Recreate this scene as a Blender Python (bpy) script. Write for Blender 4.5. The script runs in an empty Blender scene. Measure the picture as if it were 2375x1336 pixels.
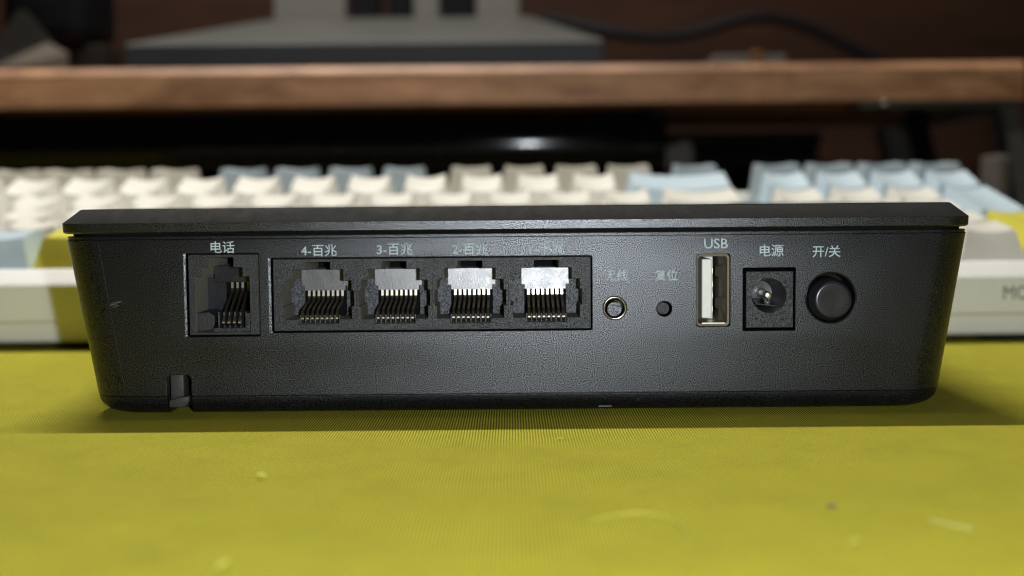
import bpy, bmesh, math, random
from mathutils import Vector, Matrix
random.seed(7)
S = 0.001                                   # every length below is in millimetres
scene = bpy.context.scene
col = scene.collection

# ------------------------------------------------------------------ camera
cd = bpy.data.cameras.new("camera")
cam = bpy.data.objects.new("camera", cd)
col.objects.link(cam)
PITCH, ROLL = math.atan(203 / 2918), math.radians(0.5)
Fw = Vector((0, math.cos(PITCH), -math.sin(PITCH)))
R0 = Vector((1, 0, 0))
U0 = R0.cross(Fw)
Rt = R0 * math.cos(ROLL) - U0 * math.sin(ROLL)
Up = U0 * math.cos(ROLL) + R0 * math.sin(ROLL)
m = Matrix((Rt, Up, -Fw)).transposed().to_4x4()
m.translation = Vector((0, -228, 38.7)) * S
cam.matrix_world = m
cd.sensor_width = 36
cd.lens = 36 * 2918 / 2375
cd.clip_start, cd.clip_end = 0.01, 50
cd.dof.use_dof = True
cd.dof.focus_distance = 0.2285
cd.dof.aperture_fstop = cd.lens / 3.5
cd.dof.aperture_blades = 0
scene.camera = cam

# ------------------------------------------------------------------ world, lamps, exposure
w = bpy.data.worlds.new("World")
scene.world = w
w.use_nodes = True
w.node_tree.nodes["Background"].inputs[0].default_value = (0.9, 0.95, 1.0, 1)
w.node_tree.nodes["Background"].inputs[1].default_value = 0.006
scene.view_settings.view_transform = 'Standard'
scene.view_settings.look = 'None'
scene.view_settings.exposure = 0
scene.view_settings.gamma = 1
scene.cycles.filter_width = 1.15
scene.cycles.use_denoising = True


def lamp(name, kind, loc, energy, color, **kw):
    d = bpy.data.lights.new(name, kind)
    d.energy = energy
    d.color = color
    for k, v in kw.items():
        setattr(d, k, v)
    o = bpy.data.objects.new(name, d)
    o.location = Vector(loc) * S
    col.objects.link(o)
    return o


# the phone's flash, beside and a little below the lens
lamp("phone_flash", 'POINT', (18, -229, 41), 1.6, (0.90, 0.95, 1.0), shadow_soft_size=0.0022)
# the monitor light bar over the desk (out of the frame), pointing down
lamp("monitor_light_bar", 'AREA', (-120, 270, 620), 5.0, (1.0, 0.97, 0.90), shape='RECTANGLE', size=0.34, size_y=0.010)
# the ceiling lamp of the room, almost overhead
lamp("ceiling_tube_lamp", 'AREA', (-30, 240, 2200), 4.2, (1.0, 0.84, 0.62), shape='RECTANGLE', size=1.2, size_y=0.035)


# ------------------------------------------------------------------ materials
class NT:
    def __init__(self, name):
        self.m = bpy.data.materials.new(name)
        self.m.use_nodes = True
        self.t = self.m.node_tree
        self.b = self.t.nodes["Principled BSDF"]
        self.co = None

    def n(self, typ, ins=None, **kw):
        nd = self.t.nodes.new(typ)
        for k, v in kw.items():
            setattr(nd, k, v)
        for k, v in (ins or {}).items():
            if hasattr(v, 'is_linked'):
                self.t.links.new(v, nd.inputs[k])
            else:
                nd.inputs[k].default_value = v
        return nd

    def obj(self):
        if self.co is None:
            self.co = self.n('ShaderNodeTexCoord').outputs['Object']
        return self.co

    def noise(self, scale, detail=2, rough=0.5, vec=None, dist=0.0):
        return self.n('ShaderNodeTexNoise', {'Vector': vec or self.obj(), 'Scale': scale, 'Detail': detail,
                                             'Roughness': rough, 'Distortion': dist}).outputs[0]

    def mapping(self, scale, rot=(0, 0, 0)):
        return self.n('ShaderNodeMapping', {'Vector': self.obj(), 'Scale': scale, 'Rotation': rot}).outputs[0]

    def ramp(self, fac, stops):
        r = self.n('ShaderNodeValToRGB', {'Fac': fac})
        e = r.color_ramp.elements
        while len(e) < len(stops):
            e.new(0.5)
        for k, (p, c) in enumerate(stops):
            e[k].position = p
            e[k].color = (c[0], c[1], c[2], 1) if not isinstance(c, float) else (c, c, c, 1)
        return r.outputs[0]

    def bump(self, h, strength, dist_mm, normal=None):
        ins = {'Height': h, 'Strength': strength, 'Distance': dist_mm * S}
        if normal is not None:
            ins['Normal'] = normal
        return self.n('ShaderNodeBump', ins).outputs[0]

    def bevel(self, r_mm):
        return self.n('ShaderNodeBevel', {'Radius': r_mm * S}, samples=4).outputs[0]

    def set(self, **kw):
        for k, v in kw.items():
            k = k.replace('_', ' ').title() if k != 'ior' else 'IOR'
            k = {'Specular Ior Level': 'Specular IOR Level'}.get(k, k)
            if hasattr(v, 'is_linked'):
                self.t.links.new(v, self.b.inputs[k])
            else:
                self.b.inputs[k].default_value = v
        return self.m


def grained_plastic(name, base, rough, bump=0.5, bev=0.18, grain=4300, spec=0.9):
    t = NT(name)
    n1 = t.noise(grain, 2, 0.6)
    n2 = t.noise(700, 3, 0.6)
    n3 = t.noise(60, 3, 0.6)
    c = t.ramp(n2, [(0.3, tuple(v * 0.8 for v in base)), (0.7, tuple(v * 1.25 for v in base))])
    dust = t.ramp(t.noise(2600, 1, 0.5), [(0.70, 0.0), (0.78, 1.0)])
    dm = t.n('ShaderNodeMath', {0: dust, 1: t.ramp(n3, [(0.45, 0.0), (0.7, 1.0)])}, operation='MULTIPLY').outputs[0]
    mix = t.n('ShaderNodeMix', {'Factor': dm, 'A': c, 'B': (0.22, 0.22, 0.22, 1)}, data_type='RGBA')
    t.t.links.new(c, mix.inputs['A'] if False else mix.inputs[6])
    mix.inputs[7].default_value = (0.20, 0.20, 0.20, 1)
    mx = mix.outputs[2]
    rr = t.n('ShaderNodeMapRange', {0: n3, 3: rough - 0.06, 4: rough + 0.08}).outputs[0]
    # the moulded grain is part shiny, part dull
    sp = t.n('ShaderNodeMapRange', {0: t.noise(grain * 1.35, 1, 0.5), 1: 0.38, 2: 0.64, 3: spec * 0.1, 4: spec * 2.2}).outputs[0]
    nb = t.bevel(bev) if bev else None
    return t.set(base_color=mx, roughness=rr, specular_ior_level=sp, specular_tint=(0.92, 0.96, 1.0, 1), normal=t.bump(n1, bump, 0.14, nb))


def plain(name, base, rough, metal=0.0, var=0.12, scale=300, bump=0.05, bev=0.0, coat=0.0, spec=0.5):
    t = NT(name)
    n = t.noise(scale, 3, 0.6)
    c = t.ramp(n, [(0.25, tuple(max(0, v * (1 - var)) for v in base)), (0.75, tuple(v * (1 + var) for v in base))])
    rr = t.n('ShaderNodeMapRange', {0: t.noise(scale * 0.4, 3, 0.6), 3: max(0.02, rough * 0.8), 4: min(1, rough * 1.2)}).outputs[0]
    nb = t.bevel(bev) if bev else None
    return t.set(base_color=c, roughness=rr, metallic=metal, coat_weight=coat, specular_ior_level=spec,
                 normal=t.bump(t.noise(scale * 4, 2), bump, 0.05, nb))


M = {}
M['shell'] = grained_plastic("black_grained_plastic", (0.0034, 0.0038, 0.0056), 0.31, 0.34, 0.2, spec=0.56)
M['lid'] = grained_plastic("black_lid_plastic", (0.0045, 0.0048, 0.0062), 0.31, 0.34, 0.15, spec=0.85)
M['rim'] = plain("black_smooth_rim_plastic", (0.013, 0.013, 0.012), 0.8, 0, 0.2, 900, 0.5, 0.10, spec=0.25)
M['jack'] = grained_plastic("black_jack_plastic", (0.019, 0.019, 0.020), 0.45, 0.6, 0.12, spec=0.38)
M['litplate'] = plain("lit_notch_plastic", (0.045, 0.043, 0.038), 0.5, 0, 0.2, 1500, 0.2, spec=0.3)  # greyer than the black housing, flash light put into the colour
M['ring'] = plain("dark_bright_ring", (0.20, 0.19, 0.17), 0.17, 1.0, 0.3, 900, 0.3)
M['lidtop'] = plain("glossy_lid_top", (0.012, 0.012, 0.012), 0.14, 0, 0.2, 300, 0.02)
M['jackwall_lit'] = plain("lit_socket_wall_plastic", (0.20, 0.19, 0.16), 0.7, 0, 0.2, 1500, 0.2, spec=0.2)  # paler than the jack faces, imitates flash light on the inner walls
M['cheek'] = grained_plastic("black_inner_plastic", (0.030, 0.030, 0.033), 0.50, 0.6, 0.08, spec=0.6)
M['plate'] = plain("smooth_black_plastic", (0.020, 0.020, 0.022), 0.325, 0, 0.3, 1500, 0.5, spec=1.0)
_t = M['plate'].node_tree
_n = [n for n in _t.nodes if n.type == 'MAP_RANGE'][0]
_n.inputs[3].default_value, _n.inputs[4].default_value = 0.27, 0.36
_n.inputs[1].default_value, _n.inputs[2].default_value = 0.32, 0.68
M['plate'].node_tree.nodes['Principled BSDF'].inputs['IOR'].default_value = 1.6
M['gloss'] = plain("glossy_black_plastic", (0.010, 0.010, 0.011), 0.14, 0, 0.2, 500, 0.02)
M['bore'] = plain("shiny_bore_plastic", (0.016, 0.016, 0.018), 0.30, 0, 0.2, 500, 0.2, spec=0.9)
M['cap'] = plain("satin_black_button_plastic", (0.017, 0.017, 0.021), 0.28, 0, 0.2, 900, 0.15, spec=0.5)
M['dark'] = plain("dark_cavity_plastic", (0.006, 0.006, 0.006), 0.7, spec=0.04)
M['contact'] = plain("gilt_contact_metal", (0.50, 0.45, 0.36), 0.33, 1.0, 0.1, 2000)
M['steel'] = plain("nickel_plated_steel", (0.27, 0.24, 0.18), 0.62, 0.6, 0.12, 1200, 0.06)
M['chrome'] = plain("bright_pin_metal", (0.78, 0.77, 0.75), 0.14, 1.0, 0.05, 900, 0.02)
M['pin'] = plain("satin_pin_metal", (0.80, 0.79, 0.76), 0.36, 1.0, 0.05, 900, 0.05)
M['tongue'] = plain("white_tongue_plastic", (0.78, 0.78, 0.74), 0.45, 0, 0.04, 900)
M['ink'] = plain("pale_blue_grey_ink", (0.48, 0.58, 0.64), 0.6, 0, 0.12, 4000)
M['scuff'] = plain("grey_scuff", (0.14, 0.13, 0.13), 0.7, 0, 0.4, 5000)
M['case'] = plain("white_keyboard_plastic", (0.86, 0.86, 0.83), 0.45, 0, 0.03, 80)
M['caselow'] = plain("white_keyboard_plastic_lower", (0.82, 0.82, 0.80), 0.5, 0, 0.03, 80)
M['rubber'] = plain("black_rubber", (0.010, 0.010, 0.010), 0.7, spec=0.1)
M['keywhite'] = plain("cream_keycap_plastic", (0.72, 0.70, 0.63), 0.5, 0, 0.03, 200)
M['keyblue'] = plain("light_blue_keycap_plastic", (0.50, 0.61, 0.68), 0.5, 0, 0.03, 200)
M['keytaupe'] = plain("taupe_keycap_plastic", (0.50, 0.47, 0.39), 0.5, 0, 0.03, 200)
M['keygrey'] = plain("grey_blue_keycap_plastic", (0.31, 0.37, 0.40), 0.5, 0, 0.03, 200)
M['keyyellow'] = plain("yellow_keycap_plastic", (0.66, 0.60, 0.07), 0.5, 0, 0.03, 200)
M['keyink'] = plain("dark_grey_print", (0.10, 0.11, 0.11), 0.6)
M['standtop'] = plain("grey_painted_metal", (0.055, 0.055, 0.049), 0.6, 0.0, 0.15, 30, 0.05)
M['standedge'] = plain("slate_painted_metal", (0.014, 0.015, 0.021), 0.55, 0.0, 0.15, 30, 0.05)
M['standgrey'] = plain("light_grey_plastic", (0.13, 0.123, 0.112), 0.5, 0, 0.05, 40)
M['black'] = plain("black_plastic", (0.004, 0.004, 0.006), 0.6, 0, 0.2, 100, spec=0.12)
M['soundbar'] = plain("gloss_black_tube", (0.004, 0.004, 0.005), 0.09, 0, 0.1, 100, 0.01, spec=0.16)
M['legsteel'] = plain("dark_grey_powder_coat", (0.06, 0.06, 0.058), 0.5, 0, 0.15, 200)
M['card'] = plain("grey_card", (0.010, 0.0085, 0.007), 0.8, 0, 0.1, 60, spec=0.15)
M['cardlight'] = plain("beige_card_face", (0.085, 0.07, 0.055), 0.8, 0, 0.1, 60, spec=0.2)
M['copper'] = plain("copper_ring_metal", (0.45, 0.18, 0.06), 0.4, 1.0)
M['beige'] = plain("dull_beige_plastic", (0.10, 0.088, 0.075), 0.6)
M['lintyellow'] = plain("yellow_lint", (0.50, 0.48, 0.06), 0.9)
M['lintwhite'] = plain("pale_lint", (0.55, 0.58, 0.22), 0.9)
M['lintdark'] = plain("grey_crumb_matter", (0.15, 0.12, 0.08), 0.9)


def wood(name, dark, light, rough, scale=1.0, spec=0.4):
    t = NT(name)
    v = t.mapping((6 * scale, 60 * scale, 60 * scale))
    n = t.noise(1.0, 6, 0.65, v, 0.6)
    v2 = t.mapping((1.5 * scale, 14 * scale, 14 * scale))
    n2 = t.noise(1.0, 3, 0.5, v2, 1.0)
    a = t.n('ShaderNodeMath', {0: n, 1: n2}, operation='ADD').outputs[0]
    n3 = t.noise(1.0, 3, 0.6, t.mapping((12 * scale, 45 * scale, 45 * scale)), 1.5)
    a = t.n('ShaderNodeMath', {0: a, 1: n3}, operation='ADD').outputs[0]
    h = t.n('ShaderNodeMath', {0: a, 1: 1 / 3}, operation='MULTIPLY').outputs[0]
    c = t.ramp(h, [(0.38, dark), (0.5, tuple((x + y) / 2 for x, y in zip(dark, light))), (0.62, light)])
    return t.set(base_color=c, roughness=rough, specular_ior_level=spec, normal=t.bump(h, 0.15, 0.3))


M['walnut'] = wood("walnut_board", (0.16, 0.070, 0.032), (0.52, 0.28, 0.150), 0.5, 2.2)
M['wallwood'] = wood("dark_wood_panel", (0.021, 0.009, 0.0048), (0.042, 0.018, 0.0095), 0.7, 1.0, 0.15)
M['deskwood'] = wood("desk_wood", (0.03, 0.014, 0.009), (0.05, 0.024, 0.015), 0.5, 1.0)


def twill():
    t = NT("olive_yellow_twill")
    warp = t.noise(120, 2, 0.5)
    ww = t.n('ShaderNodeMath', {0: t.n('ShaderNodeMath', {0: warp, 1: 0.5}, operation='SUBTRACT').outputs[0], 1: 0.00025}, operation='MULTIPLY').outputs[0]
    sx = t.n('ShaderNodeSeparateXYZ', {0: t.obj()})
    x = t.n('ShaderNodeMath', {0: sx.outputs[0], 1: ww}, operation='ADD').outputs[0]
    ph = t.n('ShaderNodeMath', {0: x, 1: 2 * math.pi / 0.000475}, operation='MULTIPLY').outputs[0]
    s = t.n('ShaderNodeMath', {0: ph}, operation='SINE').outputs[0]
    f = t.n('ShaderNodeMapRange', {0: s, 1: -1.0, 2: 1.0}).outputs[0]
    # the weft: little breaks along every rib
    py = t.n('ShaderNodeMath', {0: sx.outputs[1], 1: 2 * math.pi / 0.00042}, operation='MULTIPLY').outputs[0]
    py2 = t.n('ShaderNodeMath', {0: py, 1: t.n('ShaderNodeMath', {0: ph, 1: 0.5}, operation='MULTIPLY').outputs[0]}, operation='ADD').outputs[0]
    g = t.n('ShaderNodeMapRange', {0: t.n('ShaderNodeMath', {0: py2}, operation='SINE').outputs[0], 1: -1.0, 2: 1.0, 3: 0.0, 4: 0.25}).outputs[0]
    hgt = t.n('ShaderNodeMath', {0: f, 1: g}, operation='ADD').outputs[0]
    fib = t.noise(5200, 2, 0.7)
    c1 = t.ramp(f, [(0.0, (0.10, 0.091, 0.005)), (0.5, (0.420, 0.388, 0.032)), (1.0, (0.63, 0.58, 0.048))])
    blot = t.ramp(t.noise(70, 6, 0.75), [(0.25, 0.86), (0.5, 1.0), (0.66, 1.06), (0.76, 1.3)])
    fi = t.ramp(fib, [(0.25, 0.72), (0.6, 1.05), (0.74, 1.1), (0.80, 1.7)])
    mm = t.n('ShaderNodeMix', {}, data_type='RGBA', blend_type='MULTIPLY')
    mm.inputs[0].default_value = 1
    t.t.links.new(c1, mm.inputs[6]); t.t.links.new(blot, mm.inputs[7])
    m2 = t.n('ShaderNodeMix', {}, data_type='RGBA', blend_type='MULTIPLY')
    m2.inputs[0].default_value = 1
    t.t.links.new(mm.outputs[2], m2.inputs[6]); t.t.links.new(fi, m2.inputs[7])
    b1 = t.bump(fib, 0.3, 0.08)
    return t.set(base_color=m2.outputs[2], roughness=0.85, specular_ior_level=0.15, sheen_weight=0.0,
                 normal=t.bump(hgt, 0.55, 0.12, b1))


M['twill'] = twill()


# ------------------------------------------------------------------ mesh helpers (millimetres in, metres out)
class MB:
    def __init__(self):
        self.bm = bmesh.new()

    def _add(self, verts, faces):
        vs = [self.bm.verts.new(Vector(v) * S) for v in verts]
        for f in faces:
            try:
                self.bm.faces.new([vs[i] for i in f])
            except ValueError:
                pass
        return vs

    def box(self, x0, x1, y0, y1, z0, z1, bev=0.0, seg=2):
        v = [(x, y, z) for z in (z0, z1) for y in (y0, y1) for x in (x0, x1)]
        vs = self._add(v, [(0, 2, 3, 1), (4, 5, 7, 6), (0, 1, 5, 4), (2, 6, 7, 3), (0, 4, 6, 2), (1, 3, 7, 5)])
        if bev:
            es = list({e for q in vs for e in q.link_edges})
            bmesh.ops.bevel(self.bm, geom=es, offset=bev * S, segments=seg, affect='EDGES', profile=0.5)
        return self

    def prism(self, poly, a, b, axis='y', bev=0.0):
        """poly is a list of (x, z) extruded along y, or (y, z) extruded along x"""
        n = len(poly)
        mk = (lambda p, d: (p[0], d, p[1])) if axis == 'y' else (lambda p, d: (d, p[0], p[1])) if axis == 'x' else (lambda p, d: (p[0], p[1], d))
        v = [mk(p, a) for p in poly] + [mk(p, b) for p in poly]
        f = [tuple(range(n)), tuple(range(2 * n - 1, n - 1, -1))]
        f += [(i, i + n, (i + 1) % n + n, (i + 1) % n) for i in range(n)]
        vs = self._add(v, f)
        if bev:
            es = list({e for q in vs for e in q.link_edges})
            bmesh.ops.bevel(self.bm, geom=es, offset=bev * S, segments=2, affect='EDGES', profile=0.5)
        return self

    def lathe(self, cx, cz, prof, seg=40, close=True):
        """prof is a list of (radius, y), turned about an axis along y"""
        rings = []
        for r, y in prof:
            if r <= 1e-6:
                rings.append([self.bm.verts.new(Vector((cx, y, cz)) * S)])
            else:
                rings.append([self.bm.verts.new(Vector((cx + r * math.cos(2 * math.pi * k / seg), y, cz + r * math.sin(2 * math.pi * k / seg))) * S) for k in range(seg)])
        for a, b in zip(rings, rings[1:]):
            for k in range(seg):
                q = [a[k % len(a)], a[(k + 1) % len(a)], b[(k + 1) % len(b)], b[k % len(b)]]
                q = list(dict.fromkeys(q))
                if len(q) >= 3:
                    self.bm.faces.new(q)
        return self

    def loft(self, rings):
        """closed rings of points, capped at both ends"""
        vr = [[self.bm.verts.new(Vector(p) * S) for p in r] for r in rings]
        n = len(vr[0])
        for a, b in zip(vr, vr[1:]):
            for k in range(n):
                self.bm.faces.new([a[k], a[(k + 1) % n], b[(k + 1) % n], b[k]])
        self.bm.faces.new(vr[0][::-1])
        self.bm.faces.new(vr[-1])
        return self

    def tube(self, pts, r, seg=8):
        pts = [Vector(p) for p in pts]
        rings = []
        for i, p in enumerate(pts):
            t = (pts[min(i + 1, len(pts) - 1)] - pts[max(i - 1, 0)]).normalized()
            a = t.cross(Vector((0.13, 0.31, 0.94))).normalized()
            b = t.cross(a)
            rr = r[i] if isinstance(r, (list, tuple)) else r
            rings.append([tuple(p + rr * (a * math.cos(2 * math.pi * k / seg) + b * math.sin(2 * math.pi * k / seg))) for k in range(seg)])
        return self.loft(rings)

    def ribbon(self, pts, w, th):
        """a flat strip: pts are (y, z), w its width in x, th its thickness"""
        n = len(pts)
        pv = [Vector((0, p[0], p[1])) for p in pts]
        rings = []
        for i, p in enumerate(pv):
            t = (pv[min(i + 1, n - 1)] - pv[max(i - 1, 0)]).normalized()
            nr = t.cross(Vector((1, 0, 0))).normalized() * th / 2
            hx = Vector((w / 2, 0, 0))
            rings.append([tuple(p - hx - nr), tuple(p + hx - nr), tuple(p + hx + nr), tuple(p - hx + nr)])
        return self.loft(rings)

    def mesh(self, name, smooth=None):
        bmesh.ops.recalc_face_normals(self.bm, faces=self.bm.faces)
        me = bpy.data.meshes.new(name)
        self.bm.to_mesh(me)
        self.bm.free()
        if smooth is not None:
            for p in me.polygons:
                p.use_smooth = True
            me.set_sharp_from_angle(angle=math.radians(smooth))
        return me

    def build(self, name, mat, parent=None, smooth=None, loc=None):
        me = self.mesh(name, smooth)
        me.materials.append(M[mat])
        return link(name, me, parent, loc)


def origin(o):
    p = Vector((0, 0, 0))
    while o is not None:
        p += o.location
        o = o.parent
    return p


def link(name, me, parent=None, loc=None):
    """mesh vertices are world millimetres unless loc gives the mesh's own place"""
    o = bpy.data.objects.new(name, me)
    col.objects.link(o)
    base = Vector(loc) * S if loc is not None else Vector((0, 0, 0))
    if parent is not None:
        o.parent = parent
        o.location = base - origin(parent)
    else:
        o.location = base
    return o


def thing(name, loc, label, cat, group=None):
    o = bpy.data.objects.new(name, None)
    o.empty_display_size = 0.01
    o.location = Vector(loc) * S
    col.objects.link(o)
    return tag(o, label, cat, group)


def tag(o, label=None, cat=None, group=None, kind=None):
    for k, v in (('label', label), ('category', cat), ('group', group), ('kind', kind)):
        if v:
            o[k] = v
    return o


def cut(me, cutter):
    """boolean difference of two meshes, returned as a new mesh"""
    a = bpy.data.objects.new("target", me)
    b = bpy.data.objects.new("cutter", cutter)
    col.objects.link(a); col.objects.link(b)
    md = a.modifiers.new("cut", 'BOOLEAN')
    md.operation, md.object, md.solver = 'DIFFERENCE', b, 'EXACT'
    dg = bpy.context.evaluated_depsgraph_get()
    dg.update()
    out = bpy.data.meshes.new_from_object(a.evaluated_get(dg))
    bpy.data.objects.remove(a); bpy.data.objects.remove(b)
    out.name = me.name + "_cut"
    return out


def rrect(x0, x1, y0, y1, r, z, seg=8):
    pts = []
    for cx, cy, a0 in ((x1 - r, y0 + r, -90), (x1 - r, y1 - r, 0), (x0 + r, y1 - r, 90), (x0 + r, y0 + r, 180)):
        for k in range(seg + 1):
            a = math.radians(a0 + 90 * k / seg)
            pts.append((cx + r * math.cos(a), cy + r * math.sin(a), z))
    return pts


def rpoly(x0, x1, z0, z1, r, seg=4, corners=(1, 1, 1, 1)):
    """rounded rectangle in x, z"""
    pts = []
    for (cx, cz, a0, on, ex, ez) in ((x1 - r, z0 + r, -90, corners[0], x1, z0), (x1 - r, z1 - r, 0, corners[1], x1, z1),
                                     (x0 + r, z1 - r, 90, corners[2], x0, z1), (x0 + r, z0 + r, 180, corners[3], x0, z0)):
        if not on:
            pts.append((ex, ez)); continue
        for k in range(seg + 1):
            a = math.radians(a0 + 90 * k / seg)
            pts.append((cx + r * math.cos(a), cz + r * math.sin(a)))
    return pts


def text_mesh(name, body, width, cx, cz, y, th=0.03, embolden=0.0, height=None):
    c = bpy.data.curves.new(name, 'FONT')
    c.body = body
    c.size = 1
    c.resolution_u = 3
    c.offset = embolden
    o = bpy.data.objects.new(name, c)
    col.objects.link(o)
    dg = bpy.context.evaluated_depsgraph_get()
    dg.update()
    me = bpy.data.meshes.new_from_object(o.evaluated_get(dg))
    bpy.data.objects.remove(o)
    xs = [v.co.x for v in me.vertices]; ys = [v.co.y for v in me.vertices]
    x0, x1, y0, y1 = min(xs), max(xs), min(ys), max(ys)
    k = width / (x1 - x0)
    kz = k if height is None else height / (y1 - y0)
    bm = bmesh.new()
    bm.from_mesh(me)
    bpy.data.meshes.remove(me)
    for v in bm.verts:
        v.co = Vector((cx + (v.co.x - (x0 + x1) / 2) * k, y, cz + (v.co.y - (y0 + y1) / 2) * kz)) * S
    ex = bmesh.ops.extrude_face_region(bm, geom=bm.faces[:])
    for e in ex['geom']:
        if isinstance(e, bmesh.types.BMVert):
            e.co.y -= th * S
    bmesh.ops.recalc_face_normals(bm, faces=bm.faces)
    out = bpy.data.meshes.new(name)
    bm.to_mesh(out)
    bm.free()
    return out


# ------------------------------------------------------------------ setting: desk, mat, back panel
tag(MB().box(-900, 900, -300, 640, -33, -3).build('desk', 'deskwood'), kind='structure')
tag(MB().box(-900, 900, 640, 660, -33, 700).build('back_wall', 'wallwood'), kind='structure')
tag(MB().box(-460, 460, -158, 262, -3, 0, 0.8).build('desk_mat', 'twill'),
    'olive yellow ribbed fabric desk mat under the router and keyboard', 'desk mat')

# ------------------------------------------------------------------ the router
router = thing('router', (0.8, 47, 0), 'black plastic router box seen from its port side on the yellow mat', 'router')


def body_ring(z, inset=0.0, yf=0.0):
    t = (z - 4.0) / (32.75 - 4.0)
    x0 = -77.6 + (-82.6 + 77.6) * t + inset
    x1 = 79.6 + (84.4 - 79.6) * t - inset
    return rrect(x0, x1, yf + inset, 96 - inset + 2.0 * t, 6.8, z, 10)


bodym = MB().loft([body_ring(3.55), body_ring(12), body_ring(22), body_ring(32.15), body_ring(32.2, 0.16), body_ring(32.75, 0.16)]).mesh("body", 32)
RJ_C = [6.27, -7.6, -21.42, -35.3]
RJ_HALF = [(6.08, 17.35), (6.08, 19.65), (6.5, 19.65), (6.5, 22.6), (6.08, 22.6), (6.08, 24.45), (4.62, 24.45), (4.62, 26.5), (2.24, 26.5), (2.24, 27.85)]
RJ_POLY = [(-3.72, 16.5), (3.72, 16.5), (3.72, 17.35)] + RJ_HALF + [(-x, z) for x, z in RJ_HALF[::-1]] + [(-3.72, 17.35)]
cu = MB()
cu.prism(rpoly(-59.15, -45.85, 14.4, 29.62, 0.35), -4, 20)                      # phone socket
cu.prism(rpoly(-43.75, 14.62, 15.0, 28.66, 0.45), -4, 20)                       # row of network sockets
cu.prism(rpoly(33.55, 39.70, 15.45, 28.70, 0.4), -4, 22)                        # usb
cu.prism(rpoly(41.93, 51.55, 14.62, 26.14, 0.15), -4, 16)                       # power inlet
cu.lathe(58.0, 20.55, [(0, -4), (4.72, -4), (4.72, 14), (0, 14)], 64)           # power switch
cu.lathe(18.67, 19.0, [(0, -4), (2.2, -4), (2.2, 8), (0, 8)], 40)               # pairing button
cu.lathe(27.69, 18.8, [(0, -4), (1.43, -4), (1.43, 8), (0, 8)], 32)             # reset button
cu.prism(rpoly(-63.2, -58.7, -3, 7.46, 0.9, 4, (0, 1, 1, 0)), -4, 9)            # cable notch
me = cut(bodym, cu.mesh("cutter"))
# drafted left lips of the two socket openings
cu = MB()
cu.prism([(-44.45, -0.3), (-44.2, 0.0), (-43.6, 0.135), (-43.6, -0.3)], 15.0, 28.66, 'z')
cu.prism([(-59.75, -0.3), (-59.55, 0.0), (-59.05, 0.145), (-59.05, -0.3)], 14.4, 29.62, 'z')
me = cut(me, cu.mesh("cutter"))
me.materials.clear(); me.materials.append(M['shell'])
body = link('housing', me, router)

# lower tray with a rounded underside
def tray_ring(z, ins):
    return rrect(-77.5 + ins, 79.5 - ins, 0.12 + ins * 0.62, 95.8 - ins * 0.6, 6.8, z, 10)


tr = [tray_ring(3.45, 0.0)]
for k in range(1, 8):
    a = math.radians(90 * k / 7)
    tr.append(tray_ring(3.45 - 3.25 * math.sin(a), 4.0 * (1 - math.cos(a))))
traym = MB().loft(tr[::-1]).mesh("tray", 40)
cu = MB().prism(rpoly(-63.2, -58.7, -3, 7.46, 0.9, 4, (0, 1, 1, 0)), -4, 9)
me = cut(traym, cu.mesh("cutter"))
me.materials.clear(); me.materials.append(M['shell'])
link('bottom_tray', me, router)
for x in (-58, 60):
    for y in (14, 82):
        MB().lathe(0, 0, [(0, 0.0), (4.5, 0.0), (4.5, 0.75), (0, 0.75)], 20)  # profile only used for its size
        f = MB()
        f.loft([[(x + 4.5 * math.cos(2 * math.pi * k / 20), y + 4.5 * math.sin(2 * math.pi * k / 20), z) for k in range(20)] for z in (0.02, 0.75)])
        f.build('rubber_foot', 'rubber', router, 40)
MB().prism([(15.6, 0.75), (18.2, 0.82), (18.0, 1.08), (15.9, 1.06)], 1.0, 1.9).build('plastic_nick', 'scuff', router)

# lid with a bevelled rim, over a narrow neck that makes the dark gap
MB().loft([body_ring(32.5, 1.0), body_ring(33.6, 1.0)]).build('neck', 'dark', router, 40)


def lid_ring(z, ins):
    return rrect(-82.4 + ins, 83.9 - ins, -0.85 + ins, 99.0 - ins, 5.0, z, 8)


MB().loft([lid_ring(33.28, 0.6), lid_ring(33.33, 0.3), lid_ring(33.6, 0.0), lid_ring(35.15, -0.05), lid_ring(35.25, 0.03), lid_ring(37.6, 2.45), lid_ring(37.7, 2.75)]).build('lid', 'lid', router, 25)
lid = [o for o in router.children if o.name == 'lid'][0]
lid.data.materials.append(M['rim'])
lid.data.materials.append(M['lidtop'])
for p in lid.data.polygons:
    if p.normal.z > 0.9:
        p.material_index = 2                  # polished top face
    if 0.5 < p.normal.z < 0.85:
        p.material_index = 1                  # the bevelled rim is smoother than the grained sides

# hook in the cable notch, greyed to imitate flash light on the notch wall
h = MB()
h.box(-63.15, -60.7, 2.3, 6.2, 2.0, 7.3, 0.25)
h.prism([(-63.1, 1.3), (-60.6, 1.3), (-59.8, 1.75), (-59.45, 2.6), (-59.5, 3.35), (-61.2, 3.2), (-63.1, 2.6)], 0.9, 4.0, 'y', 0.2)
h.build('notch_lit_plate', 'litplate', router, 40)


def contact_mesh(name, zf, zt, depth):
    """sprung wire: gilt nose at the mouth, slanting back and up, then a flat upright"""
    mb = MB()
    mb.ribbon([(2.4, zf - 0.35), (1.9, zf + 0.0), (1.8, zf + 0.14), (1.79, zf + 0.34), (1.9, zf + 0.55), (2.3, zf + 1.2), (2.9, zf + 1.75),
               (depth - 2.3, zt - 2.9), (depth - 1.4, zt - 2.45), (depth - 1.12, zt - 2.0), (depth - 1.0, zt - 1.0), (depth - 0.94, zt)], 0.44, 0.2)
    me = mb.mesh(name)
    me.materials.append(M['contact'])
    return me


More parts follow.
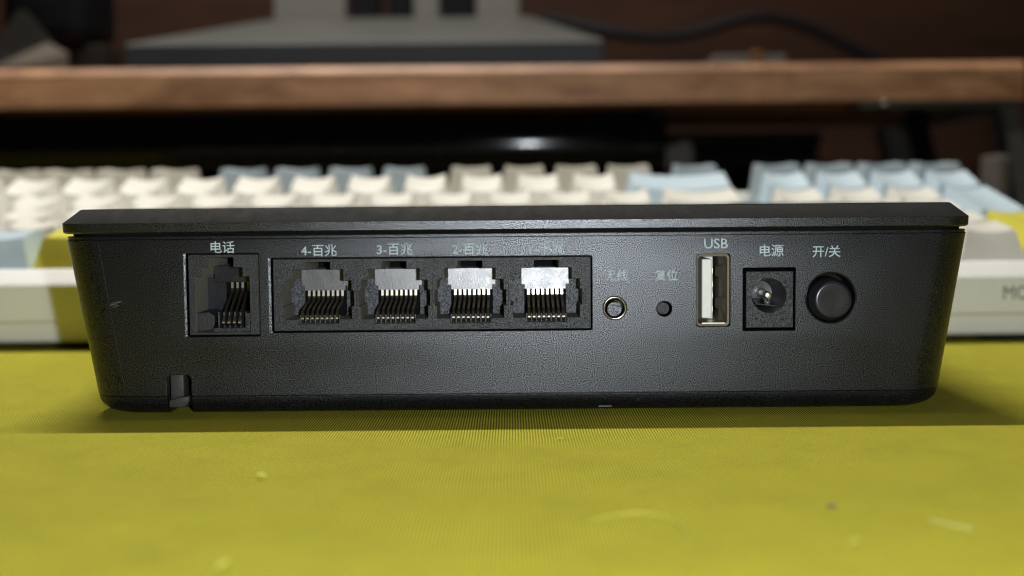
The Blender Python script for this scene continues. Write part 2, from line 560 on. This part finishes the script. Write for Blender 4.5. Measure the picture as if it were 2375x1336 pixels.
def socket_walls(me):
    me.materials.append(M['jackwall_lit'])  # pocket walls get the pale colour that stands for flash light
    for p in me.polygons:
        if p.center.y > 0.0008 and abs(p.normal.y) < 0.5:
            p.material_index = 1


# network sockets: four moulded modules side by side
edges = [14.32, (RJ_C[0] + RJ_C[1]) / 2, (RJ_C[1] + RJ_C[2]) / 2, (RJ_C[2] + RJ_C[3]) / 2, -43.42]
cm = contact_mesh('contact', 17.2, 22.9, 11.2)
for i, cx in enumerate(RJ_C):
    blk = MB().box(edges[i + 1], edges[i], 0.55, 17, 15.32, 28.36).mesh("block")
    pk = MB().prism([(cx + x, z) for x, z in RJ_POLY], -2, 12.2).mesh("pocket")
    me = cut(cut(blk, pk), MB().box(cx - 2.24, cx + 2.24, 8, 16.4, 26.1, 27.85).mesh("latch"))
    me.materials.clear(); me.materials.append(M['jack'])
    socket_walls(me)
    port = link('ethernet_port', me, router)
    # latch shelf above, cheeks at both sides, comb under the wires
    p = MB()
    p.prism([(9.2, 22.05), (9.36, 26.0), (12.3, 26.0), (12.3, 22.05)], cx - 3.85, cx + 3.85, 'x')
    for a, b in ((-4.45, -3.85), (3.85, 4.45)):
        p.prism([(9.236, 22.95), (9.36, 26.0), (12.3, 26.0), (12.3, 22.95)], cx + a, cx + b, 'x')
    p.build('latch_plate', 'plate', port)
    for sx in (-1, 1):
        q = MB()
        a, b = cx + sx * 3.95, cx + sx * 6.55
        q.prism([(a, 17.2), (b - sx * 0.5, 17.2), (b - sx * 0.5, 19.6), (b, 19.7), (b, 22.5), (b - sx * 0.5, 22.7), (b - sx * 0.5, 23.6), (b - sx * 0.9, 24.3), (a + sx * 0.55, 24.3), (a + sx * 0.55, 22.9), (a, 22.9)], 10.1, 12.3)
        q.build('side_cheek', 'cheek', port)
    q = MB()
    for k in range(9):
        x = cx + (k - 4) * 0.9
        q.box(x - 0.13, x + 0.13, 2.4, 5.0, 16.45, 18.0)
    q.box(cx - 3.9, cx + 3.9, 5.0, 9.0, 16.3, 17.5)
    q.build('contact_comb', 'cheek', port)
    MB().box(cx - 3.9, cx + 3.9, 11.5, 12.4, 16.3, 22.0).box(cx - 2.3, cx + 2.3, 15.8, 16.5, 26.05, 27.9).build('rear_recess', 'dark', port)
    for k in range(8):
        link('contact', cm, port, (cx + (k - 3.5) * 0.9, 0, 0))

# phone socket
blk = MB().box(-58.8, -46.2, 0.5, 17, 14.72, 29.3).mesh("block")
PH = [(-57.75, 15.15), (-47.75, 15.15), (-47.75, 25.35), (-49.0, 25.35), (-49.0, 27.03), (-50.6, 27.03), (-50.6, 28.82), (-55.02, 28.82), (-55.02, 27.03), (-56.36, 27.03), (-56.36, 25.35), (-57.75, 25.35)]
me = cut(cut(blk, MB().prism(PH, -2, 12).mesh("pocket")), MB().box(-55.02, -50.6, 8, 16.4, 27.03, 28.82).mesh("latch"))
me.materials.clear(); me.materials.append(M['jack'])
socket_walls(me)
port = link('phone_port', me, router)
p = MB()
p.box(-56.3, -49.05, 9.6, 12.1, 23.7, 26.9, 0.12)
p.build('latch_plate', 'cap', port)
q = MB()
q.prism([(-57.8, 18.2), (-54.7, 18.2), (-54.2, 19.5), (-54.2, 24.6), (-57.8, 24.6)], 10.2, 12.1)
q.box(-48.9, -47.6, 10.6, 12.1, 18.2, 24.6)
q.build('side_cheek', 'cap', port)
q = MB()
q.prism([(-57.8, 15.1), (-55.1, 15.4), (-54.6, 16.6), (-54.6, 18.0), (-55.6, 18.75), (-57.8, 18.6)], 1.9, 9.5, 'y', 0.1)
q.box(-48.95, -47.7, 1.6, 9.5, 15.1, 18.6, 0.1)
q.box(-54.9, -48.8, 1.5, 2.0, 15.1, 15.9, 0.08)
q.build('ledge', 'jack', port)
q = MB()
for k in range(6):
    x = -53.95 + k * 1.0
    q.box(x - 0.14, x + 0.14, 2.4, 5.2, 15.2, 18.7)
q.box(-54.6, -48.9, 5.2, 9.5, 15.2, 18.4)
q.build('contact_comb', 'cheek', port)
MB().box(-54.2, -48.9, 11.4, 12.2, 15.2, 23.7).box(-55.1, -50.5, 15.8, 16.5, 26.95, 28.9).build('rear_recess', 'dark', port)
cp = contact_mesh('contact_phone', 16.6, 24.6, 11.0)
for k in range(4):
    link('contact', cp, port, (-52.97 + k * 0.985, 0, 0))

# usb socket standing on its side
us = MB()
o_, i_ = rpoly(33.62, 39.63, 15.52, 28.63, 0.7), rpoly(33.98, 39.27, 15.9, 28.25, 0.5)
n = len(o_)
vv = [(x, 0.9, z) for x, z in o_] + [(x, 1.1, z) for x, z in i_] + [(x, 16, z) for x, z in o_] + [(x, 16, z) for x, z in i_]
ff = []
for k in range(n):
    j = (k + 1) % n
    ff += [(k, j, j + n, k + n), (k + n, j + n, j + 3 * n, k + 3 * n), (k, k + 2 * n, j + 2 * n, j)]
us._add(vv, ff)
usb = us.build('usb_port', 'steel', router, 35)
MB().box(33.95, 38.25, 11.5, 15.9, 15.88, 28.27).build('rear_block', 'tongue', usb)
MB().box(38.25, 39.3, 14.5, 15.9, 15.88, 28.27).build('rear_recess', 'dark', usb)
MB().box(34.65, 36.5, 1.0, 11.6, 16.9, 27.75, 0.25).build('tongue', 'tongue', usb)
q = MB()
for z in (18.6, 21.05, 23.1, 25.6):
    q.box(36.5, 36.72, 1.6, 9.0, z - 0.5, z + 0.5)
q.build('tongue_contacts', 'contact', usb)
for z in (19.1, 25.1):
    s_ = MB()
    s_._add([(39.3, 2.4, z - 1.5), (39.3, 2.4, z + 1.5), (38.45, 6.5, z + 1.0), (38.45, 6.5, z - 1.0), (38.2, 8.2, z - 0.8), (38.2, 8.2, z + 0.8), (39.2, 11, z + 0.9), (39.2, 11, z - 0.9)],
            [(0, 1, 2, 3), (3, 2, 5, 4), (4, 5, 6, 7), (0, 3, 4, 7), (1, 6, 5, 2), (0, 7, 6, 1)])
    s_.build('spring_tab', 'steel', usb)
MB().box(34.6, 38.8, 0.6, 6, 15.92, 16.15).build('lower_spring', 'contact', usb)

# power inlet
blk = MB().box(42.72, 51.38, 1.1, 15, 15.05, 25.42, 0.12).mesh("block")
hole = MB().lathe(46.95, 20.95, [(0, -2), (3.15, -2), (3.15, 11), (0, 11)], 48).mesh("hole")
me = cut(blk, hole)
me.materials.clear(); me.materials.append(M['jack'])
dc = link('power_inlet', me, router)
MB().lathe(46.95, 20.95, [(3.12, 1.35), (2.75, 5.5), (2.2, 9.5), (0, 9.6)], 48).build('inlet_bore', 'bore', dc, 40)
MB().lathe(46.95, 20.95, [(0, 1.78), (0.52, 1.8), (0.64, 1.9), (0.70, 2.2), (0.68, 8.4), (0.95, 8.6), (0.95, 9.4)], 28).build('centre_pin', 'pin', dc, 40)
lf = MB()
lf._add([(44.6, 1.9, 19.5), (48.3, 1.9, 19.1), (47.9, 8.6, 19.9), (45.2, 8.6, 20.0), (44.6, 1.9, 19.3), (48.3, 1.9, 18.9), (47.9, 8.6, 19.7), (45.2, 8.6, 19.8)],
        [(0, 1, 2, 3), (7, 6, 5, 4), (0, 4, 5, 1), (1, 5, 6, 2), (2, 6, 7, 3), (3, 7, 4, 0)])
lf.build('leaf_contact', 'cap', dc)

# power switch
sw = MB().lathe(58.0, 20.55, [(4.70, 0.25), (4.62, 0.1), (4.5, 0.12), (4.38, 0.5), (4.3, 5.5), (0, 5.6)], 64).build('power_switch', 'gloss', router, 35)
MB().lathe(57.75, 20.35, [(3.98, 5.2), (3.95, 0.8), (3.9, -0.4), (3.72, -1.0), (3.52, -1.5), (3.38, -2.2), (3.33, -2.4), (3.2, -2.53), (3.0, -2.6), (2.75, -2.62), (1.8, -2.58), (0, -2.55)], 64).build('button_cap', 'cap', sw, 60)

# small pairing button in its shiny ring, and the recessed reset button
wp = MB().lathe(18.67, 19.0, [(2.18, 0.3), (2.17, 0.0), (2.12, -0.08), (2.02, -0.12), (1.88, -0.11), (1.74, -0.06), (1.62, 0.05), (1.54, 0.3), (1.5, 0.9), (1.45, 4.0), (0, 4.1)], 48).build('pairing_button', 'ring', router, 40)
MB().lathe(18.6, 18.83, [(1.36, 3.9), (1.36, 0.02), (1.3, -0.06), (0, -0.07)], 40).build('button_cap', 'shell', wp, 40)
rs = MB().lathe(27.69, 18.8, [(1.42, 0.35), (1.41, 5), (0, 5.1)], 32).build('reset_button', 'dark', router, 40)
MB().lathe(27.50, 18.86, [(1.15, 4.9), (1.15, 0.5), (1.08, 0.4), (0, 0.38)], 32).build('button_cap', 'jack', rs, 40)

# lettering printed on the panel
for word, wd, cx, cz in (("电话", 4.35, -52.4, 30.72), ("4-百兆", 6.5, -34.95, 29.98), ("3-百兆", 6.5, -21.2, 30.08), ("2-百兆", 6.5, -7.55, 30.03),
                         ("1-千兆", 6.5, 6.4, 30.0), ("无线", 4.15, 19.0, 25.0), ("复位", 4.15, 28.05, 24.95), ("USB", 4.3, 37.05, 30.6),
                         ("电源", 4.35, 47.15, 29.25), ("开/关", 5.1, 57.1, 29.0)):
    me = text_mesh('printed_label', word, wd, cx, cz, 0.0, 0.02, 0.012)
    me.materials.append(M['ink'])
    link('printed_label', me, router)
MB().prism([(-75.0, 31.9), (-74.92, 31.9), (-70.7, 4.2), (-70.8, 4.2)], -0.025, 0.05).build('mould_line', 'jack', router)
# rubbed mark and hairline scratches
sc = MB()
for k in range(9):
    x, z = -73.1 + random.random() * 1.3, 19.9 + k * 0.11
    l = 0.5 + random.random() * 1.1
    sc.prism([(x, z), (x + l, z + 0.2 * l), (x + l * 0.95, z + 0.2 * l + 0.05), (x, z + 0.05)], -0.014, 0.05)
sc.build('scuff_mark', 'scuff', router)

# ------------------------------------------------------------------ the keyboard
kb = thing('keyboard', (-25, 170, 0), 'white mechanical keyboard with cream, light blue and yellow keys behind the router', 'keyboard')
KX0, KX1 = -216.5, 167.0
prof = [(106.2, 7.3), (105.3, 8.0), (105.3, 17.2), (106.0, 18.0), (109.6, 21.0), (110.6, 21.3), (112.6, 21.3), (113.0, 18.2), (233.5, 35.5), (234, 40.2), (238.5, 41), (240.5, 39), (241, 22), (200, 12)]
MB().prism(prof, KX0 + 4, KX1 - 4, 'x').build('case', 'case', kb)
rim = [p for p in prof if p not in ((113.0, 18.2), (233.5, 35.5))]
for a, b in ((KX0, KX0 + 4), (KX1 - 4, KX1)):
    MB().prism(rim, a, b, 'x', 0.5).build('case_end', 'case', kb)
MB().prism([(106.3, 7.1), (106.8, 2.6), (107.6, 1.8), (215, 13.0), (236, 17.0), (238, 21), (150, 11)], KX0 + 0.5, KX1 - 0.5, 'x').build('case_bottom', 'caselow', kb)
for x in (-190, 140):
    MB().box(x - 12, x + 12, 112, 122, 0, 3.2, 0.4).build('rubber_foot', 'rubber', kb)
    MB().prism([(212, 0), (220, 0), (230, 16.5), (214, 14)], x - 10, x + 10, 'x').build('flip_foot', 'caselow', kb)

KEYS = {}


def key_mesh(wu, du, hf, hb, colr, deep):
    """keycap on its own base plane: wu, du size in key units, hf/hb heights of the top's front and back edge"""
    kk = (wu, du, hf, hb, colr)
    if kk in KEYS:
        return KEYS[kk]
    bw, bd = wu * 19.05 - 1.0, du * 19.05 - 1.0
    tw, td = bw - 5.4, bd - 5.0
    y0 = 0.3
    nx, ny = 10, 3
    mb = MB()
    grid = []
    for j in range(ny + 1):
        fy = j / ny
        y = y0 - td / 2 + td * fy
        row = []
        for i in range(nx + 1):
            fx = i / nx * 2 - 1
            z = hf + (hb - hf) * fy - deep * (1 - fx * fx)
            row.append(mb.bm.verts.new(Vector((fx * tw / 2, y, z)) * S))
        grid.append(row)
    for j in range(ny):
        for i in range(nx):
            mb.bm.faces.new([grid[j][i], grid[j][i + 1], grid[j + 1][i + 1], grid[j + 1][i]])
    loop = grid[0][:] + [grid[j][nx] for j in range(1, ny + 1)] + grid[ny][nx - 1::-1] + [grid[j][0] for j in range(ny - 1, 0, -1)]
    sh, base = [], []
    for v in loop:
        p = v.co / S
        fx, fy = p.x / (tw / 2), (p.y - y0) / (td / 2)
        sh.append(mb.bm.verts.new(Vector((fx * (tw / 2 + 0.45), y0 + fy * (td / 2 + 0.45), p.z - 0.6)) * S))
        base.append(mb.bm.verts.new(Vector((fx * bw / 2, fy * bd / 2, 0.3)) * S))
    n = len(loop)
    for a, b in ((loop, sh), (sh, base)):
        for k in range(n):
            mb.bm.faces.new([a[k], b[k], b[(k + 1) % n], a[(k + 1) % n]])
    me = mb.mesh('keycap', 38)
    me.materials.append(M[colr])
    KEYS[kk] = me
    return me


def plate_z(y):
    return 18.8 + 0.144 * (y - 113)


# rows: centre y, world height of the top's front and back edges
ROWS = {5: (122, 29.8, 31.9, 0.9), 4: (141, 32.6, 34.6, 1.1), 3: (160, 35.0, 37.9, 1.2), 2: (179, 38.6, 42.2, 1.3), 1: (198, 43.4, 47.9, 1.3), 0: (222, 50.7, 51.3, 0.7)}


def key(row, cx, wu=1.0, colr='keywhite', du=1.0, label=None):
    yc, zf, zb, dp = ROWS[row]
    if du > 1:
        y2, zf2, zb2, _ = ROWS[row - 1]
        yc, zb = (yc + y2) / 2, zb2
    zp = plate_z(yc)
    me = key_mesh(wu, du, round(zf - zp, 2), round(zb - zp, 2), colr, dp)
    o = link('keycap', me, kb, (cx, yc, zp))
    if label:
        o['label'] = label
    return o


def run(row, x, spec):
    for wu, c, lab in spec:
        if c:
            key(row, x + wu * 19.05 / 2, wu, c, 1.0, lab)
        x += wu * 19.05


W, B, Y = 'keywhite', 'keyblue', 'keyyellow'
XL = -209.9
run(1, XL, [(1, W, None)] * 13 + [(2, B, 'light blue backspace keycap')])
run(2, XL, [(1.5, W, None)] + [(1, W, None)] * 12 + [(1.5, W, None)])
run(3, XL, [(1.75, W, None)] + [(1, W, None)] * 11 + [(2.25, W, None)])
run(4, XL, [(2.25, W, None)] + [(1, W, None)] * 10 + [(1.75, W, None)])
run(5, XL, [(1.25, W, None), (1.25, B, 'light blue modifier keycap'), (1.66, B, 'light blue modifier keycap'), (6.25, Y, 'yellow space bar'), (1, W, None), (1, B, None), (1, W, None)])
key(0, -200.4, 1, 'keytaupe', 1.0, 'taupe function keycap')
for x in (-177, -158, -138.9, -119.7):
    key(0, x, 1, 'keytaupe', 1.0, 'taupe function keycap')
for x in (-95.2, -76, -57, -37.8):
    key(0, x, 1, 'keygrey', 1.0, 'grey blue function keycap')
for x in (-14.1, 4.6, 23.2, 41.8):
    key(0, x, 1, 'keytaupe', 1.0, 'taupe function keycap')
key(0, 65.3, 1, 'keygrey', 1.0, 'grey blue function keycap')
NX = (93.0, 111.7, 130.4, 149.1)
for x in NX:
    key(0, x + 1.5, 1, 'keygrey', 1.0, 'grey blue function keycap')
    key(1, x, 1, B, 1.0, 'light blue number pad keycap')
for r in (2, 3, 4):
    for x in NX[:3]:
        key(r, x, 1, W)
for x in (55.5, 74.3, 93.0):
    key(5, x, 1, B)
for x in NX[1:3]:
    key(5, x + 0.4, 1, W)
key(4, 74.3, 1, W)
key(3, NX[3], 1, B, 2.0, 'tall light blue plus keycap')
key(5, NX[3], 1, Y, 2.0, 'tall yellow enter keycap')
me = text_mesh('printed_letters', "MO", 6.9, 134.0, 13.1, 105.3, 0.03, 0.0, 3.7)
me.materials.append(M['keyink'])
link('printed_letters', me, kb)

# ------------------------------------------------------------------ riser shelf and what stands on it
rz = thing('riser_shelf', (0, 470, 0), 'walnut brown desk riser shelf on dark steel legs behind the keyboard', 'shelf')
bd = MB()
bd.prism([(372, 84.7), (372.4, 84.2), (575, 84.2), (575, 102.6), (374.6, 102.6), (372, 99.6)], -330, 243.5, 'x')
bd.build('board', 'walnut', rz)
lg = MB()
lg.box(166, 243, 374.5, 398, 81.4, 84.1, 0.4)
lg.prism([(233.5, 81.5), (241.5, 81.5), (262, 0), (252, 0), (239.5, 55)], 375, 392)
lg.box(236, 243, 392, 560, 79.5, 84.1, 0.4)
lg.prism([(226, 81.5), (240, 81.5), (262, 0), (246, 0)], 540, 560)
lg.build('steel_leg', 'legsteel', rz, 40)
lg = MB()
lg.box(-318, -250, 374.5, 398, 81.4, 84.1, 0.4)
lg.prism([(-316, 81.5), (-308, 81.5), (-322, 0), (-334, 0)], 375, 392)
lg.prism([(-316, 81.5), (-308, 81.5), (-322, 0), (-334, 0)], 540, 560)
lg.build('steel_leg', 'legsteel', rz, 40)
MB().lathe(177.3, 83.9, [(0, 371.6), (1.0, 371.7), (1.7, 372.2), (2.0, 373.0), (2.0, 374.4)], 20).build('bolt', 'chrome', rz, 50)

ms = thing('monitor_stand', (-68, 450, 102.6), 'grey sloping monitor foot with upright struts on the walnut shelf', 'monitor stand')
MB().prism([(-182.5, 102.65), (44.6, 102.65), (44.6, 114.0), (-182.5, 114.0)], 374.8, 525, 'y', 0.8).build('foot_edge', 'standedge', ms)
sl = MB()
sl.loft([[(-182.2, 375.6, 114.0), (44.3, 375.6, 114.0), (44.3, 524, 114.0), (-182.2, 524, 114.0)],
         [(-181.5, 377.0, 114.9), (43.8, 377.0, 114.9), (43.6, 523.5, 115.2), (-181.0, 523.5, 115.2)],
         [(-137, 521.0, 146.6), (12, 521.0, 146.6), (12, 523.2, 146.8), (-137, 523.2, 146.8)]])
sl.build('foot_top', 'standtop', ms)
for x0, x1, mt in ((-139.7, -96.7, 'standgrey'), (-57.0, -41.5, 'standgrey'), (-19.7, 6.0, 'standgrey')):
    MB().box(x0, x1, 526, 542, 102.7, 240, 1.5).build('strut', mt, ms)
for x0, x1 in ((-94.5, -77.0), (-72.0, -58.0), (-40.0, -21.0)):
    MB().box(x0, x1, 530, 546, 102.7, 238, 2.0).build('hinge_block', 'black', ms)

# speaker hung under the board, power brick, adapter
sb = thing('speaker_bar', (-130, 400, 66), 'glossy black tube speaker hanging under the walnut shelf', 'speaker')
tb = MB()
pr_ = []
for k in range(28):
    a = 2 * math.pi * k / 28
    pr_.append((410 + 14 * math.cos(a), 66 + 17 * math.sin(a)))
pr_ = [p for p in pr_ if p[0] > 402] + [(402 - 5.5 + ((z - 69) / 15.5) ** 2 * 2.2, z) for z in (55, 57, 59, 61, 63, 65, 67, 69, 71, 73, 75, 77)][::-1]
pr_ = sorted(pr_, key=lambda p: math.atan2(p[1] - 66, p[0] - 408))
tb.prism(pr_, -320, 77, 'x', 0.0)
tb.build('tube', 'soundbar', sb, 40)
for x in (-318, 70):
    MB().box(x, x + 6, 400, 416, 79, 84.15).build('bracket', 'black', sb)
tag(MB().prism([(70, 0), (97, 0), (97, 66), (93.5, 70.5), (72, 63)], 440, 500, 'y', 1.5).build('power_brick', 'standgrey'),
    'dark grey slanted power brick in the shadow under the shelf', 'power adapter')
sbx = thing('shade_box', (130, 580, -3), 'black block added in place of shade at the back under the shelf', 'box')  # added block, keeps the lit wall behind it black like deep shade
MB().box(72, 192, 560, 610, -2.9, 70, 2).build('shade_body', 'black', sbx)
MB().box(70.5, 193.5, 558.5, 611.5, 70.1, 80, 2).build('shade_cap', 'black', sbx)
tag(MB().box(214.5, 221, 330, 350, -2.9, 57, 1.5).build('wall_adapter', 'beige'),
    'dull beige upright plastic adapter beside the right steel leg', 'adapter')
pts = []
for k in range(25):
    t = k / 24
    pts.append((214 + 12 * math.sin(3.0 * t) + 10 * t, 440 + 20 * math.sin(5 * t), 84 - 85 * t))
tag(MB().tube(pts, 5.5, 10).build('hanging_cable', 'black', None, 60), 'thick black cable bundle hanging under the right end of the shelf', 'cable')

ctl = [(19, 512, 144), (36, 500, 139), (53, 492, 134), (68, 490, 130.8), (82, 490, 129.5), (97, 490, 130.6), (111, 490, 133.6), (124, 490, 137.8), (135.5, 490, 140.2), (147, 490, 140.2), (157.5, 490, 138), (170, 490, 133.6), (182, 490, 128), (206, 490, 116), (222, 490, 106.5), (260, 490, 106.2)]
tag(MB().tube(ctl, 3.6, 10).build('power_cable', 'black', None, 60), 'black cable arching over the right part of the walnut shelf', 'cable')

sp = thing('desk_speaker', (-233, 432, 102.6), 'black rounded desk speaker on a small foot at the left shelf end', 'speaker')
MB().loft([rrect(-257 + i, -209.5 - i, 410 + i, 458 - i, 12, z, 6) for i, z in ((7, 119.5), (3, 121), (0.8, 124), (0, 128), (0, 230))]).build('cabinet', 'black', sp, 45)
MB().box(-228, -205, 416, 446, 102.7, 119.6, 1.5).build('foot', 'card', sp)
cdm = thing('folded_card', (-236, 395, 102.6), 'grey folded card leaning before the black desk speaker', 'card')
c1 = MB()
c1.loft([[(-262, 392, 102.7), (-222, 398, 102.7), (-222, 404, 102.7), (-262, 404, 102.7)],
         [(-256, 396, 112), (-226, 398, 118.5), (-226, 404, 118.5), (-256, 404, 112)],
         [(-243, 401, 134), (-240, 401, 134.6), (-240, 405, 134.6), (-243, 405, 134)]])
c1.build('back_leaf', 'card', cdm)
c2 = MB()
c2._add([(-250, 384, 104.5), (-229, 386, 107.5), (-216, 394, 112.6), (-227, 397, 118.2), (-250, 384, 103), (-229, 386, 103), (-216, 394, 103), (-227, 397, 103)],
        [(0, 1, 2, 3), (0, 4, 5, 1), (1, 5, 6, 2), (2, 6, 7, 3), (3, 7, 4, 0), (4, 7, 6, 5)])
c2.build('front_leaf', 'cardlight', cdm)
tag(MB().box(97, 131.5, 376, 400, 102.65, 106.9, 0.6).build('plastic_clip', 'beige'), 'flat dull plastic clip lying on the walnut shelf edge', 'clip')
rg = MB()
rings = []
for k in range(20):
    a = 2 * math.pi * k / 20
    rings.append((116.9 + 2.6 * math.cos(a), 375.4 - 0.0, 105.9 + 2.6 * math.sin(a)))
rg.tube(rings + [rings[0]], 0.6, 6)
tag(rg.build('copper_ring', 'copper', None, 60), 'tiny copper ring leaning on the plastic clip', 'ring')

# ------------------------------------------------------------------ lint on the mat
def lint(pts, r, mat, label):
    tag(MB().tube([(x, y, z) for x, y, z in pts], r, 6).build('lint_fibre', mat, None, 60), label, 'lint', 'lint on the mat')


lint([(-36.3, -53.2, 0.3), (-35.6, -53.6, 0.7), (-34.7, -53.3, 0.3)], [0.2, 0.32, 0.18], 'lintyellow', 'yellow lint speck on the mat in front of the phone socket')
lint([(-31.4, -97.3, 0.3), (-30.9, -96.6, 0.6), (-30.7, -95.2, 0.3)], [0.2, 0.3, 0.16], 'lintyellow', 'yellow lint tuft lying nearest the left bottom corner of the mat')
lint([(49.6, -80.2, 0.3), (50.7, -82.2, 0.3), (52.0, -83.6, 0.3), (53.2, -84.6, 0.2)], 0.08, 'lintwhite', 'pale straight lint fibre on the mat at the far right')
lint([(9.0, -79.4, 0.15), (12, -76.9, 0.3), (15.2, -75.8, 0.35), (17.6, -77.0, 0.35), (19.2, -80.0, 0.3), (19.9, -85.0, 0.25), (19.3, -89, 0.15)], 0.10, 'lintyellow', 'long curled yellow thread lying on the mat at bottom centre')
lint([(37.4, -90.3, 0.3), (38.0, -89.7, 0.5), (38.6, -89.2, 0.3)], [0.16, 0.26, 0.16], 'lintyellow', 'short yellow lint speck right of the curled thread')
lint([(39.3, -73.1, 0.15), (39.8, -72.8, 0.25), (40.3, -72.9, 0.15)], 0.25, 'lintdark', 'grey brown crumb on the mat in front of the power switch')
lint([(7.0, -26.6, 0.1), (7.5, -26.3, 0.25), (8.2, -26.5, 0.1)], 0.12, 'lintyellow', 'tiny yellow fibre on the mat in the light before the router')
